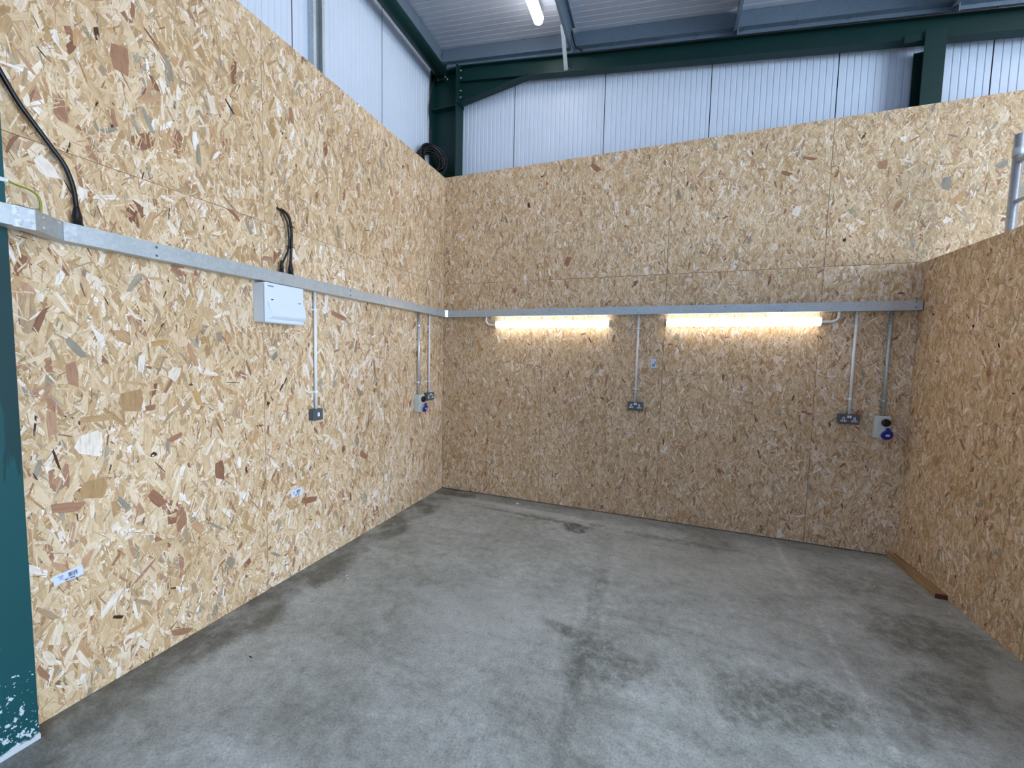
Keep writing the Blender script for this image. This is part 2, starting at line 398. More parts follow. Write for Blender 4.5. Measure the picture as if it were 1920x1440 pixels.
# strands that stand out on the boards: along the wall, height, length, width, turn, tone
LEFT_CHIPS = [(-3.202, 1.492, 0.118, 0.040, -3.11, 0.13), (-3.159, 1.173, 0.122, 0.100, 3.10, 0.95), (-2.918, 1.070, 0.026, 0.030, -2.61, 0.01), (-2.919, 1.066, 0.007, 0.012, -2.55, 0.95),
    (-3.266, 1.127, 0.107, 0.009, -2.95, 0.02), (-2.999, 1.355, 0.113, 0.100, -3.14, 0.36), (-2.702, 1.342, 0.108, 0.035, -2.80, 0.21), (-2.921, 1.313, 0.048, 0.030, -1.53, 0.11),
    (-2.594, 0.900, 0.124, 0.055, 3.12, 0.09), (-1.951, 0.506, 0.133, 0.045, -1.74, 0.10), (-3.187, 1.607, 0.108, 0.030, -2.55, 0.26), (-2.574, 1.688, 0.065, 0.028, -3.03, 0.26),
    (-2.868, 1.644, 0.084, 0.030, -1.37, 0.21), (-3.127, 1.287, 0.117, 0.030, -1.60, 0.22), (-2.816, 1.141, 0.078, 0.030, -1.14, 0.11), (-2.911, 0.836, 0.107, 0.050, -2.54, 0.10),
    (-3.046, 0.858, 0.087, 0.022, -2.60, 0.25), (-3.151, 0.962, 0.098, 0.100, 3.07, 0.35), (-3.239, 0.907, 0.116, 0.045, -1.85, 0.12), (-2.502, 1.419, 0.086, 0.005, -1.63, 0.01),
    (-2.952, 1.538, 0.099, 0.030, 3.02, 0.96), (-2.811, 1.484, 0.081, 0.055, 2.71, 0.93), (-2.986, 2.954, 0.127, 0.070, -3.12, 0.12), (-2.478, 3.027, 0.085, 0.012, -2.45, 0.02),
    (-3.249, 2.348, 0.094, 0.055, -2.58, 0.95), (-2.887, 2.732, 0.119, 0.022, -2.76, 0.27), (-3.087, 0.307, 0.046, 0.016, -2.1, 0.01), (-3.109, 0.395, 0.139, 0.030, 2.46, 0.95),
    (-2.821, 0.053, 0.123, 0.035, -2.05, 0.11), (-1.226, 1.477, 0.186, 0.020, -2.99, 0.10), (-1.647, 1.905, 0.175, 0.040, -1.84, 0.12)]
BACK_CHIPS = [(1.728, 3.531, 0.123, 0.050, -2.33, 0.10), (1.469, 2.619, 0.107, 0.060, 2.85, 0.11), (1.027, 3.239, 0.058, 0.030, -3.00, 0.03), (2.518, 3.183, 0.106, 0.030, -2.87, 0.25),
    (4.049, 3.236, 0.076, 0.070, -3.08, 0.12), (3.476, 2.932, 0.091, 0.060, 2.90, 0.98), (3.545, 3.359, 0.110, 0.025, -1.88, 0.10), (3.381, 3.256, 0.095, 0.035, -2.03, 0.10),
    (3.832, 2.655, 0.028, 0.025, -2.82, 0.01), (4.456, 3.040, 0.108, 0.060, 3.10, 0.25), (4.537, 2.923, 0.113, 0.045, -0.89, 0.19), (4.769, 3.137, 0.083, 0.050, -1.07, 0.26),
    (1.970, 1.824, 0.087, 0.028, 2.99, 0.10), (2.284, 1.500, 0.069, 0.060, 3.11, 0.17), (2.566, 1.829, 0.057, 0.055, -3.09, 0.28), (1.917, 1.394, 0.141, 0.020, 2.99, 0.12),
    (0.472, 1.713, 0.137, 0.040, -2.93, 0.20)]
s_left = [(-1.09, 0, 0, 2.44), (-2.30, -1.09, 0, 2.44), (-3.388, -2.30, 0, 2.44),
          (-1.09, 0, 2.44, 3.66), (-2.275, -1.09, 2.44, 3.66), (-3.388, -2.275, 2.44, 3.66)]
wl = strand_wall('wall_left', 1.3, s_left, LEFT, 3, chips=LEFT_CHIPS)
xs = [0.0, 1.219, 2.449, 3.704, 4.92, 6.14]
s_back = [(a, b, 0.006, 2.44) for a, b in zip(xs, xs[1:])] + [(a, b, 2.44, 3.66) for a, b in zip(xs, xs[1:])]
wb = strand_wall('wall_back', 0.92, s_back, BACK, 5, chips=BACK_CHIPS)
PX = 4.358
s_right = [(-1.225, -0.002, 0, 2.44), (-2.44, -1.225, 0, 2.44)]
wr = strand_wall('wall_right', 0.95, s_right, lambda a, b, c: (PX - b, a, c), 8)
for o, txt in ((wl, 'pale strand board wall on the left'), (wb, 'tall strand board wall across the back'), (wr, 'lower strand board partition on the right')):
    o['label'] = txt

# ------------------------------------------------------------------ floor, cladding, roof
def floor_b(bm):
    vs = [bm.verts.new(p) for p in ((-0.3, -14, 0), (12, -14, 0), (12, 0.3, 0), (-0.3, 0.3, 0), (-0.3, -14, -0.15), (12, -14, -0.15), (12, 0.3, -0.15), (-0.3, 0.3, -0.15))]
    for f in ((0, 1, 2, 3), (7, 6, 5, 4), (0, 4, 5, 1), (1, 5, 6, 2), (2, 6, 7, 3), (3, 7, 4, 0)): bm.faces.new([vs[i] for i in f])
fl = struct('floor', floor_b, M['concrete'])
# shift so that material coordinates equal metres from the room's corner
for v in fl.data.vertices: v.co += fl.location
fl.location = (0, 0, 0)

def ribbed(joints, s0, s1, period, depth, groove):
    """profile points (s, d) along a sheet: shallow lines every period, deeper joint grooves"""
    pts = []; s = s0
    marks = sorted([(j, 1) for j in joints] + [(k * period + s0 + period / 2, 0) for k in range(int((s1 - s0) / period))])
    pts.append((s0, 0))
    for m, j in marks:
        if not s0 + 0.02 < m < s1 - 0.02: continue
        if not j and any(abs(m - q) < period * 0.45 for q in joints): continue
        h = 0.004 if j else groove; dp = 0.012 if j else depth
        pts += [(m - h, 0), (m - h * 0.5, dp), (m + h * 0.5, dp), (m + h, 0)]
    pts.append((s1, 0)); return pts

def sheet(bm, prof, place, thick=0.04):
    """place(s, d, t) -> point, t = 0 / 1 at the two ends of the sheet; back skin flat"""
    front = [[bm.verts.new(place(s, d, t)) for s, d in prof] for t in (0, 1)]
    A, B = front
    for i in range(len(A) - 1):
        f = bm.faces.new((A[i], A[i + 1], B[i + 1], B[i]))
        if max(prof[i][1], prof[i + 1][1]) > 0.01: f.material_index = 1
    bk = [[bm.verts.new(place(s, thick, t)) for s in (prof[0][0], prof[-1][0])] for t in (0, 1)]
    bm.faces.new((bk[0][0], bk[1][0], bk[1][1], bk[0][1]))
    bm.faces.new((A[0], B[0], bk[1][0], bk[0][0])); bm.faces.new((A[-1], bk[0][1], bk[1][1], B[-1]))

CEIL = lambda x: 5.19 - 0.122 * x
YB, XL = 0.225, -0.245
jb = [0.757 + 1.005 * k for k in range(0, 8)]
struct('wall_outer_back', lambda bm: sheet(bm, ribbed(jb, XL, 8.6, 0.05, 0.0045, 0.0065), lambda s, d, t: (s, YB + d, 0.0 if t == 0 else CEIL(s) + 0.02)), [M['clad'], M['joint']])
jl = [-1.83 + 1.02 * k for k in range(-9, 3)]
struct('wall_outer_left', lambda bm: sheet(bm, ribbed(jl, -10.0, YB, 0.05, 0.0045, 0.0065), lambda s, d, t: (XL - d, s, 0.0 if t == 0 else 5.24)), [M['clad'], M['joint']])
struct('ceiling', lambda bm: sheet(bm, ribbed([-0.9 - k for k in range(9)], -10.0, YB, 0.065, 0.0025, 0.0055), lambda s, d, t: ((XL, 8.6)[t], s, CEIL((XL, 8.6)[t]) + d), 0.08), [M['roofsheet'], M['roofsheet']])
DY0, DY1, DZ = -6.4, -3.0, 3.9          # doorway in the far right wall, the daylight comes through it
def right_wall(bm):
    top = lambda a: CEIL(8.6) + 0.02
    for a, b, z in ((-10.0, DY0, 0.0), (DY0, DY1, DZ), (DY1, YB, 0.0)):
        sheet(bm, ribbed([], a, b, 0.05, 0.002, 0.0045), lambda s, d, t, z=z: (8.6 + d, s, z if t == 0 else top(s)))
struct('wall_outer_right', right_wall, M['clad'])
struct('wall_outer_front', lambda bm: sheet(bm, ribbed([], XL, 8.6, 0.05, 0.002, 0.0045), lambda s, d, t: (s, -10.0 - d, 0.0 if t == 0 else CEIL(s) + 0.02)), M['clad'])

# ------------------------------------------------------------------ steel frame
def ibeam_vertical(bm, x0, x1, y0, y1, z0, z1, tf=0.012, tw=0.008):
    """flanges face +-x"""
    box(bm, x0, x0 + tf, y0, y1, z0, z1); box(bm, x1 - tf, x1, y0, y1, z0, z1)
    ym = (y0 + y1) / 2; box(bm, x0 + tf, x1 - tf, ym - tw / 2, ym + tw / 2, z0, z1)

def hexbolt(bm, p, d, r=0.012, h=0.012):
    lathe(bm, p, d, [(0, r), (h, r), (h, r * 0.6), (h + 0.012, r * 0.6)], 6)

c1 = thing('steel_column', 'dark green steel column standing in the far corner behind the boards', 'column', (-0.05, 0.11, 0), 'green steel columns')
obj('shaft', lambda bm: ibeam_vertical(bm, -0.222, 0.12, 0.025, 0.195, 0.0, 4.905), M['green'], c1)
obj('stiffener', lambda bm: (box(bm, -0.21, 0.108, 0.028, 0.105, 4.46, 4.47), box(bm, -0.21, 0.108, 0.028, 0.105, 4.86, 4.87)), M['green'], c1)
c2 = thing('steel_column', 'green steel column with white paint flecks at the left end of the boards', 'column', (-0.06, -3.475, 0), 'green steel columns')
obj('shaft', lambda bm: ibeam_vertical(bm, -0.222, 0.088, -3.557, -3.392, 0.0, 5.0), M['green_near'], c2)
obj('base_plate', lambda bm: box(bm, -0.224, 0.0905, -3.5595, -3.3895, 0.0, 0.022), M['green_near'], c2)

SL = -0.1285
RB = lambda x: 4.75 + SL * x                 # underside of the rafter
def slope_bar(bm, xa, xb, y0, y1, za, zb, zfa=None):
    """bar between two heights that follows the roof pitch: za, zb are offsets above RB"""
    prism(bm, [(xa, y0, RB(xa) + za), (xb, y0, RB(xb) + za), (xb, y0, RB(xb) + zb), (xa, y0, RB(xa) + zb)], (0, y1 - y0, 0))
RD = 0.175
rf = thing('roof_rafter', 'dark green sloping steel rafter under the grey roof', 'beam', (3.5, 0.105, RB(3.5)))
def rafter_b(bm):
    slope_bar(bm, 0.135, 8.3, 0.06, 0.15, 0.0, 0.01); slope_bar(bm, 0.135, 8.3, 0.06, 0.15, RD - 0.01, RD)
    slope_bar(bm, 0.135, 8.3, 0.101, 0.109, 0.01, RD - 0.01)
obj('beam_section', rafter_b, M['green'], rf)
HZ = lambda x: 4.482 + 0.156 * x
def haunch_b(bm):
    prism(bm, [(0.135, 0.06, HZ(0.135)), (0.955, 0.06, HZ(0.955)), (0.955, 0.06, HZ(0.955) + 0.01), (0.135, 0.06, HZ(0.135) + 0.01)], (0, 0.09, 0))
    prism(bm, [(0.135, 0.101, HZ(0.135) + 0.01), (0.93, 0.101, HZ(0.93) + 0.008), (0.93, 0.101, RB(0.93) + 0.002), (0.135, 0.101, RB(0.135) + 0.002)], (0, 0.008, 0))
obj('haunch', haunch_b, M['green'], rf)
obj('end_plate', lambda bm: box(bm, 0.1205, 0.1345, 0.03, 0.19, 4.49, 4.9), M['green'], rf)
for z in (4.855, 4.775, 4.635, 4.565):
    obj('bolt', lambda bm, z=z: hexbolt(bm, (0.135, 0.075, z), (1, 0, 0), 0.013, 0.012), M['screw'], rf)

gp = thing('gable_post', 'green steel post rising behind the back boards to meet the rafter', 'post', (4.328, 0.11, 0))
def post_b(bm):
    x0, x1 = 4.262, 4.393
    box(bm, x0, x1, 0.028, 0.038, 0, RB(4.33) + 0.045); box(bm, x0, x1, 0.172, 0.182, 0, RB(4.33) - 0.03)
    box(bm, 4.324, 4.331, 0.038, 0.172, 0, RB(4.33) - 0.03)
obj('shaft', post_b, M['green'], gp)
obj('cleat', lambda bm: box(bm, 4.14, 4.26, 0.045, 0.058, RB(4.2) - 0.03, RB(4.2) + 0.03), M['green'], gp)

# eaves tie tube, eaves beam
tt = thing('eaves_tie', 'round green steel tube running along the top of the left wall', 'tube', (-0.07, -1.7, 4.77))
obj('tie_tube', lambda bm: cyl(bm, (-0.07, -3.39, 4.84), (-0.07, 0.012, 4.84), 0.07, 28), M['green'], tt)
obj('end_cleat', lambda bm: (box(bm, -0.13, -0.01, 0.012, 0.024, 4.76, 4.92), box(bm, -0.075, -0.065, 0.024, 0.105, 4.79, 4.89)), M['green'], tt)
for z in (4.775, 4.745):
    obj('bolt', lambda bm, z=z: hexbolt(bm, (-0.015 + (4.775 - z) * 0.9, 0.012, z), (0, -1, 0), 0.011, 0.012), M['screw'], tt)

def eb(bm):
    prism(bm, [(-0.15, -10, 5.06), (-0.15, -10, 5.2), (-0.153, -10, 5.2), (-0.153, -10, 5.063), (-0.225, -10, 5.063), (-0.225, -10, 5.06)], (0, 10.14, 0))
tag(obj('eaves_beam', eb, M['galv_dull']), 'galvanised steel eaves beam between the green tube and the roof', 'beam')

# channel that follows the rafter under the roof sheets
def gable_ch(bm):
    z0 = lambda x: 5.008 - 0.1238 * x; x0, x1 = -0.14, 8.4
    for (ya, yb, da, db) in ((0.147, 0.15, 0.003, 0.17), (0.1, 0.15, 0.0, 0.003), (0.15, 0.153, -0.032, 0.003)):  # last strip: lip added below the flange to give a dark line
        prism(bm, [(x0, ya, z0(x0) + da), (x1, ya, z0(x1) + da), (x1, ya, z0(x1) + db), (x0, ya, z0(x0) + db)], (0, yb - ya, 0))
gc = thing('gable_channel', 'galvanised channel lying along the rafter below the roof sheets', 'beam', (4, 0.17, 4.55))
obj('channel', gable_ch, M['galv_dull'], gc)
for x in (0.45, 0.95, 1.85, 2.25, 2.62, 3.0, 3.42, 3.8):
    obj('fixing_screw', lambda bm, x=x: cyl(bm, (x, 0.13, 5.008 - 0.1238 * x - 0.016), (x, 0.13, 5.008 - 0.1238 * x), 0.005, 8), M['screw'], gc)

def purlin(x, label):
    zt = CEIL(x) - 0.006; zb = RB(x) + RD + 0.055
    t = thing('roof_purlin', label, 'purlin', (x, -4, zb), 'purlins under the roof sheets')
    def b(bm):
        y0, y1 = -9.8, 0.096
        pts = [(x - 0.024, zb), (x - 0.024, zb + 0.014), (x - 0.021, zb + 0.014), (x - 0.021, zb + 0.003), (x, zb + 0.003), (x, zt), (x + 0.03, zt), (x + 0.03, zt - 0.012),
               (x + 0.027, zt - 0.012), (x + 0.027, zt - 0.003), (x + 0.003, zt - 0.003), (x + 0.003, zb)]
        prism(bm, [(px, y0, pz) for px, pz in pts], (0, y1 - y0, 0))
    obj('purlin_section', b, M['galv_dull'], t)
    obj('purlin_cleat', lambda bm: box(bm, x + 0.004, x + 0.012, 0.06, 0.148, zb - 0.06, zt - 0.03), M['galv_dull'], t)
    return t
p1 = purlin(1.42, 'galvanised roof purlin beside the lit roof lamp, with a flat brace')
p2 = purlin(2.94, 'galvanised roof purlin in the middle of the roof, right of the braced one')
p3 = purlin(4.46, 'galvanised roof purlin over the gable post, rightmost in view')
def brace_b(bm):
    a, b = Vector((1.372, -0.13, CEIL(1.37) - 0.13)), Vector((1.372, 0.085, RB(1.37) + 0.022))
    d = (b - a).normalized(); s = Vector((1, 0, 0)); n = d.cross(s)
    w, h = 0.02, 0.003
    prism(bm, [a + s * w + n * h, a - s * w + n * h, a - s * w - n * h, a + s * w - n * h], b - a)
obj('fly_brace', brace_b, M['galv'], p1)
obj('bolt', lambda bm: hexbolt(bm, (1.392, 0.075, RB(1.37) + 0.03), (1, 0, 0), 0.01, 0.01), M['screw'], p1)

def side_post(bm):
    y0, y1, x0, x1 = -1.69, -1.58, XL + 0.002, -0.185
    pts = [(x0, y0), (x1, y0), (x1, y0 + 0.025), (x1 - 0.003, y0 + 0.025), (x1 - 0.003, y0 + 0.003), (x0 + 0.003, y0 + 0.003), (x0 + 0.003, y1 - 0.003), (x1 - 0.003, y1 - 0.003),
           (x1 - 0.003, y1 - 0.025), (x1, y1 - 0.025), (x1, y1), (x0, y1)]
    prism(bm, [(a, b, 0) for a, b in pts], (0, 0, 5.06))
tag(obj('sheeting_post', side_post, M['galv']), 'galvanised channel post against the white cladding above the left boards', 'post')

# ------------------------------------------------------------------ lamps
def roof_lamp(x, y0, y1, label):
    z = CEIL(x) - 0.15
    t = thing('roof_lamp', label, 'lamp', (x, (y0 + y1) / 2, z), 'tube lamps under the roof')
    obj('lamp_housing', lambda bm: box(bm, x - 0.03, x + 0.03, y0, y1, z + 0.035, z + 0.075, 0.006), M['white'], t)
    obj('diffuser', lambda bm: tube(bm, [(x, y0 + 0.005, z), (x, y0 + 0.03, z), (x, y1 - 0.03, z), (x, y1 - 0.005, z)], [0.035, 0.05, 0.05, 0.035], 16), M['glow_roof'], t)
    for y in (y0 + 0.3, y1 - 0.3):
        obj('hanger', lambda bm, y=y: cyl(bm, (x, y, z + 0.07), (x, y, CEIL(x) + 0.002), 0.004, 8), M['galv'], t)
    return t
roof_lamp(1.165, -1.72, -0.22, 'lit tube lamp under the roof near the corner')
for (x, y) in ROOF_LAMPS if 'ROOF_LAMPS' in globals() else ((5.6, -1.7), (1.165, -5.2), (5.6, -5.2)):  # unseen lamps, added for the light they give
    roof_lamp(x, y, y + 1.5, 'lit tube lamp under the roof outside the picture')

def wall_lamp(a0, a1, c, side, label):
    t = thing('batten_lamp', label, 'lamp', BACK((a0 + a1) / 2, 0, c - 0.04), 'batten lamps under the trunking')
    obj('back_plate', lambda bm: box(bm, a0 + 0.012, a1 - 0.012, 0.0, 0.04, c - 0.028, c + 0.028, 0.004), M['white'], t, BACK)
    def diff(bm):
        n = 14; prof = []
        for k in range(n + 1):
            q = PI * k / n; prof.append((0.036 + 0.04 * math.sin(q) ** 0.7, c + 0.037 * math.cos(q)))
        prism(bm, [(a0 + 0.006, b, z) for b, z in prof], (a1 - a0 - 0.012, 0, 0))
    obj('diffuser', diff, M['glow_wall'], t, BACK)
    for a, s in ((a0, 1), (a1, -1)):
        obj('end_cap', lambda bm, a=a, s=s: box(bm, min(a, a + s * 0.01), max(a, a + s * 0.01), 0.002, 0.07, c - 0.034, c + 0.034, 0.006), M['white'], t, BACK)
    return t
wall_lamp(0.69, 1.93, 1.966, 1, 'lit batten lamp on the back wall nearer the left corner')
wall_lamp(2.462, 3.70, 1.972, 1, 'lit batten lamp on the back wall right of the middle socket')

def elbow(label, pts):
    tag(obj('conduit_bend', lambda bm: tube(bm, smooth_path(pts, 6), 0.0105, 14), M['white'], None, BACK), label, 'conduit', 'conduit bends to the batten lamps')
elbow('white conduit bend from trunking to left end of the left batten lamp', [(0.568, 0.036, 2.0545), (0.568, 0.036, 2.02), (0.574, 0.036, 1.992), (0.594, 0.036, 1.972), (0.625, 0.036, 1.964), (0.692, 0.036, 1.964)])
elbow('white conduit bend from trunking to right end of the right batten lamp', [(3.824, 0.036, 2.0545), (3.824, 0.036, 2.025), (3.818, 0.036, 1.998), (3.798, 0.036, 1.978), (3.768, 0.036, 1.97), (3.698, 0.036, 1.97)])

# ------------------------------------------------------------------ galvanised trunking
TZ0, TZ1, TD = 2.053, 2.128, 0.075
def screw(parent, fn, a, b, c, mat='screw', r=0.006):
    obj('screw', lambda bm: lathe(bm, (a, b, c), (0, 1, 0), [(0, r), (0.0015, r), (0.003, r * 0.6)], 10), M[mat], parent, fn)
tl = thing('cable_trunking', 'galvanised cable trunking along the left wall, stepping out past the green column', 'trunking', (0.0375, -1.7, TZ0), 'runs of galvanised trunking')
def trunk_run(bm, a0, a1, d0=0.001, d1=TD):
    box(bm, a0, a1, d0, d1 - 0.0015, TZ0, TZ1 - 0.001, 0.0012, 1)
obj('straight_run', lambda bm: trunk_run(bm, -3.237, -0.106), M['galv'], tl, LEFT)
obj('lid', lambda bm: (box(bm, -3.2, -0.108, TD - 0.0015, TD, TZ0 - 0.0005, TZ1), box(bm, -3.2, -0.108, TD - 0.014, TD, TZ1, TZ1 + 0.0015)), M['galv'], tl, LEFT)
def offset_b(bm):
    prism(bm, [(0.001, -3.2372, TZ0), (TD, -3.2372, TZ0), (0.166, -3.346, TZ0), (0.166, -3.372, TZ0), (0.0925, -3.372, TZ0), (0.0925, -3.352, TZ0)], (0, 0, TZ1 + 0.001 - TZ0))
obj('offset_bend', offset_b, M['galv'], tl)
obj('outer_run', lambda bm: box(bm, 0.092, 0.166, -3.85, -3.372, TZ0, TZ1, 0.0012, 1), M['galv'], tl)
obj('joint_sleeve', lambda bm: (box(bm, 0.165, 0.1685, -3.405, -3.348, TZ0 - 0.002, TZ1 + 0.002), box(bm, 0.095, 0.1685, -3.405, -3.348, TZ1, TZ1 + 0.002)), M['galv_bright'], tl)
obj('joint_sleeve', lambda bm: box(bm, TD - 0.0005, TD + 0.0025, -3.236, -3.195, TZ0 - 0.001, TZ1 + 0.001), M['galv_bright'], tl)
for a, c in ((-2.91, 2.109), (-2.91, 2.069), (-1.6, 2.111), (-1.6, 2.072), (-0.271, 2.11), (-0.271, 2.072)): screw(tl, LEFT, a, TD, c)
for a, c in ((-3.392, 2.118), (-3.388, 2.064)): screw(tl, LEFT, a, 0.1685, c, 'galv_bright', 0.005)
for (x, y, z) in ((0.139, -3.3155, 2.112), (0.139, -3.3155, 2.072), (0.086, -3.2515, 2.118)):
    obj('screw', lambda bm, x=x, y=y, z=z: lathe(bm, (x, y, z), (0.77, 0.64, 0), [(0, 0.005), (0.003, 0.004)], 10), M['galv_bright'], tl)
screw(tl, LEFT, -3.222, TD + 0.0025, 2.06, 'galv_bright', 0.005)

tb = thing('cable_trunking', 'galvanised cable trunking along the back wall above the batten lamps', 'trunking', (2.2, -0.0375, TZ0), 'runs of galvanised trunking')
obj('straight_run', lambda bm: trunk_run(bm, 0.085, PX - 0.006), M['galv'], tb, BACK)
obj('lid', lambda bm: (box(bm, 0.085, PX - 0.02, TD - 0.0015, TD, TZ0 - 0.0005, TZ1), box(bm, 0.085, PX - 0.02, TD - 0.014, TD, TZ1, TZ1 + 0.0015)), M['galv'], tb, BACK)
obj('end_cap', lambda bm: box(bm, PX - 0.006, PX - 0.0015, 0.002, TD - 0.001, TZ0, TZ1), M['dark'], tb, BACK)
obj('corner_cover', lambda bm: prism(bm, [(0.001, -0.1055, TZ0 - 0.001), (TD + 0.003, -0.1055, TZ0 - 0.001), (0.1, -(TD + 0.003), TZ0 - 0.001), (0.1, -TD, TZ0 - 0.001), (0.0855, -TD, TZ0 - 0.001), (0.0855, -0.001, TZ0 - 0.001), (0.001, -0.001, TZ0 - 0.001)], (0, 0, TZ1 - TZ0 + 0.003)), M['galv_bright'], tb)
for a, c in ((1.308, 2.112), (1.607, 2.112), (2.957, 2.112), (4.308, 2.117), (4.308, 2.076), (1.0, 2.068), (2.2, 2.066), (3.4, 2.066)): screw(tb, BACK, a, TD, c)

# ------------------------------------------------------------------ conduits, sockets and boxes
def conduit(fn, a, z0, z1, r, mat, clips, label, group=None):
    t = thing('conduit', label, 'conduit', fn(a, 0.02, z0), 'conduits dropping from the trunking')
    obj('pipe', lambda bm: cyl(bm, (a, 0.022, z0), (a, 0.022, z1), r, 16), M[mat], t, fn)
    for c in clips:
        def sad(bm, c=c):
            n = 10; w = 0.007
            arc = [(a + (r + 0.002) * math.cos(PI - PI * k / n), 0.022 + (r + 0.002) * math.sin(PI * k / n)) for k in range(n + 1)]
            out = [(a - r - 0.019, 0.011), (a - r - 0.019, 0.008)] if False else []
            top = [(a - r - 0.02, 0.011), (a - r - 0.002, 0.011)] + arc + [(a + r + 0.002, 0.011), (a + r + 0.02, 0.011), (a + r + 0.02, 0.001), (a - r - 0.02, 0.001)]
            prism(bm, [(p, q, c - w) for p, q in top], (0, 0, 2 * w))
        s = obj('saddle', sad, M[mat], t, fn)
        for q in (-1, 1):
            obj('screw', lambda bm, q=q, c=c: cyl(bm, (a + q * (r + 0.011), 0.011, c), (a + q * (r + 0.011), 0.0125, c), 0.003, 8), M['dark'], s, fn)
    return t
conduit(LEFT, -1.903, 1.189, TZ0, 0.0105, 'white', (1.925, 1.319), 'white conduit dropping to the small switch box beside the consumer unit')
conduit(LEFT, -0.552, 1.188, TZ0, 0.0125, 'galv_bright', (1.918, 1.319), 'bright steel conduit dropping to the blue socket outlet on the left wall')
conduit(LEFT, -0.346, 1.194, TZ0, 0.0105, 'white', (1.925, 1.319), 'white conduit on the left wall nearest the corner')
conduit(BACK, 2.208, 1.188, TZ0, 0.0105, 'white', (1.922, 1.318), 'white conduit between the two batten lamps on the back wall')
conduit(BACK, 3.952, 1.186, TZ0, 0.0105, 'white', (1.938, 1.318), 'white conduit on the back wall right of the batten lamps')
conduit(BACK, 4.180, 1.187, TZ0, 0.0125, 'galv', (1.935, 1.316), 'dull steel conduit nearest the right partition')

def double_socket(fn, a, c, label):
    W, H, D = 0.146, 0.086, 0.046
    t = thing('double_socket', label, 'socket', fn(a, 0, c - H / 2), 'grey double sockets')
    obj('back_box', lambda bm: box(bm, a - W / 2 + 0.002, a + W / 2 - 0.002, 0.0008, D - 0.007, c - H / 2 + 0.002, c + H / 2 - 0.002, 0.003), M['dgrey'], t, fn)
    obj('face_plate', lambda bm: box(bm, a - W / 2, a + W / 2, D - 0.007, D, c - H / 2, c + H / 2, 0.004), M['dgrey'], t, fn)
    for s in (-1, 1):
        obj('rocker_switch', lambda bm, s=s: box(bm, a + s * 0.008 - 0.0062, a + s * 0.008 + 0.0062, D - 0.002, D + 0.004, c + 0.012, c + 0.032, 0.0015), M['white'], t, fn)
        for (dx, dz, w, h) in ((0, 0.008, 0.0085, 0.012), (-0.0115, -0.014, 0.0095, 0.008), (0.0115, -0.014, 0.0095, 0.008)):
            x = a + s * 0.038 + dx; z = c + dz
            p = obj('pin_shutter', lambda bm, x=x, z=z, w=w, h=h: box(bm, x - w, x + w, D - 0.002, D + 0.0008, z - h * 0.85, z + h * 0.85, 0.0006, 1), M['white'], t, fn)
            obj('pin_slot', lambda bm, x=x, z=z, w=w, h=h: box(bm, x - w * 0.5, x + w * 0.5, D + 0.0004, D + 0.0012, z - h * 0.4, z + h * 0.4), M['dark'], p, fn)
    return t
double_socket(LEFT, -0.348, 1.152, 'grey double socket in the left corner beside the blue outlet')
double_socket(BACK, 2.211, 1.148, 'grey double socket below the conduit between the batten lamps')
double_socket(BACK, 3.947, 1.146, 'grey double socket on the back wall beside the right blue outlet')

t = thing('switch_box', 'small grey metal switch box with one white rocker on the left wall', 'switch', LEFT(-1.91, 0, 1.108))
obj('back_box', lambda bm: box(bm, -1.952, -1.866, 0.0008, 0.042, 1.108, 1.192, 0.003), M['dgrey'], t, LEFT)
obj('face_plate', lambda bm: box(bm, -1.953, -1.865, 0.042, 0.05, 1.107, 1.193, 0.003), M['dgrey'], t, LEFT)
obj('rocker_switch', lambda bm: box(bm, -1.917, -1.900, 0.048, 0.055, 1.137, 1.166, 0.002), M['white'], t, LEFT)

def commando(fn, a, c0, c1, label):
    W, D = 0.098, 0.068
    t = thing('industrial_socket', label, 'socket', fn(a, 0, c0), 'blue industrial sockets')
    def body(bm):
        x0, x1 = a - W / 2, a + W / 2
        prism(bm, [(x0, 0.001, c0), (x0, D, c0), (x0, D, c0 + 0.02), (x0, D, c1), (x0, 0.001, c1)], (W, 0, 0))
        bmesh.ops.bevel(bm, geom=bm.edges[:], offset=0.007, segments=2, profile=0.5, affect='EDGES')
    obj('enclosure', body, M['offwhite'], t, fn)
    zb = c1 - 0.052
    obj('interlock_cover', lambda bm: lathe(bm, (a + 0.012, D - 0.004, zb), (0, 1, 0.1), [(0, 0.03), (0.012, 0.031), (0.022, 0.029), (0.026, 0.02)], 24), M['blackg'], t, fn)
    zl = c0 + 0.047; d = Vector((0.05, 0.93, -0.22)).normalized(); p = Vector((a + 0.012, D - 0.012, zl))
    obj('socket_collar', lambda bm: lathe(bm, p, d, [(0, 0.033), (0.03, 0.034), (0.034, 0.036), (0.038, 0.036)], 28), M['offwhite'], t, fn)
    lid = obj('flap_lid', lambda bm: lathe(bm, p + d * 0.038, d, [(0, 0.041), (0.006, 0.042), (0.012, 0.04), (0.015, 0.034)], 28), M['blue'], t, fn)
    up = (Vector((0, 0, 1)) - d * d.z).normalized(); s = up.cross(d)
    q = p + d * 0.0535
    obj('rating_mark', lambda bm: prism(bm, [q + s * 0.014 - up * 0.008, q - s * 0.014 - up * 0.008, q - s * 0.014 + up * 0.008, q + s * 0.014 + up * 0.008], d * 0.0012), M['paper'], lid, fn)
    h = p + d * 0.032 + up * 0.042
    obj('hinge', lambda bm: prism(bm, [h - s * 0.011 - up * 0.006, h + s * 0.011 - up * 0.006, h + s * 0.011 + up * 0.014, h - s * 0.011 + up * 0.014], d * 0.016), M['blue'], lid, fn)
    return t
commando(LEFT, -0.553, 1.006, 1.191, 'white box with a blue flap socket on the left wall near the corner')
commando(BACK, 4.172, 1.005, 1.190, 'white box with a blue flap socket on the back wall near the partition')

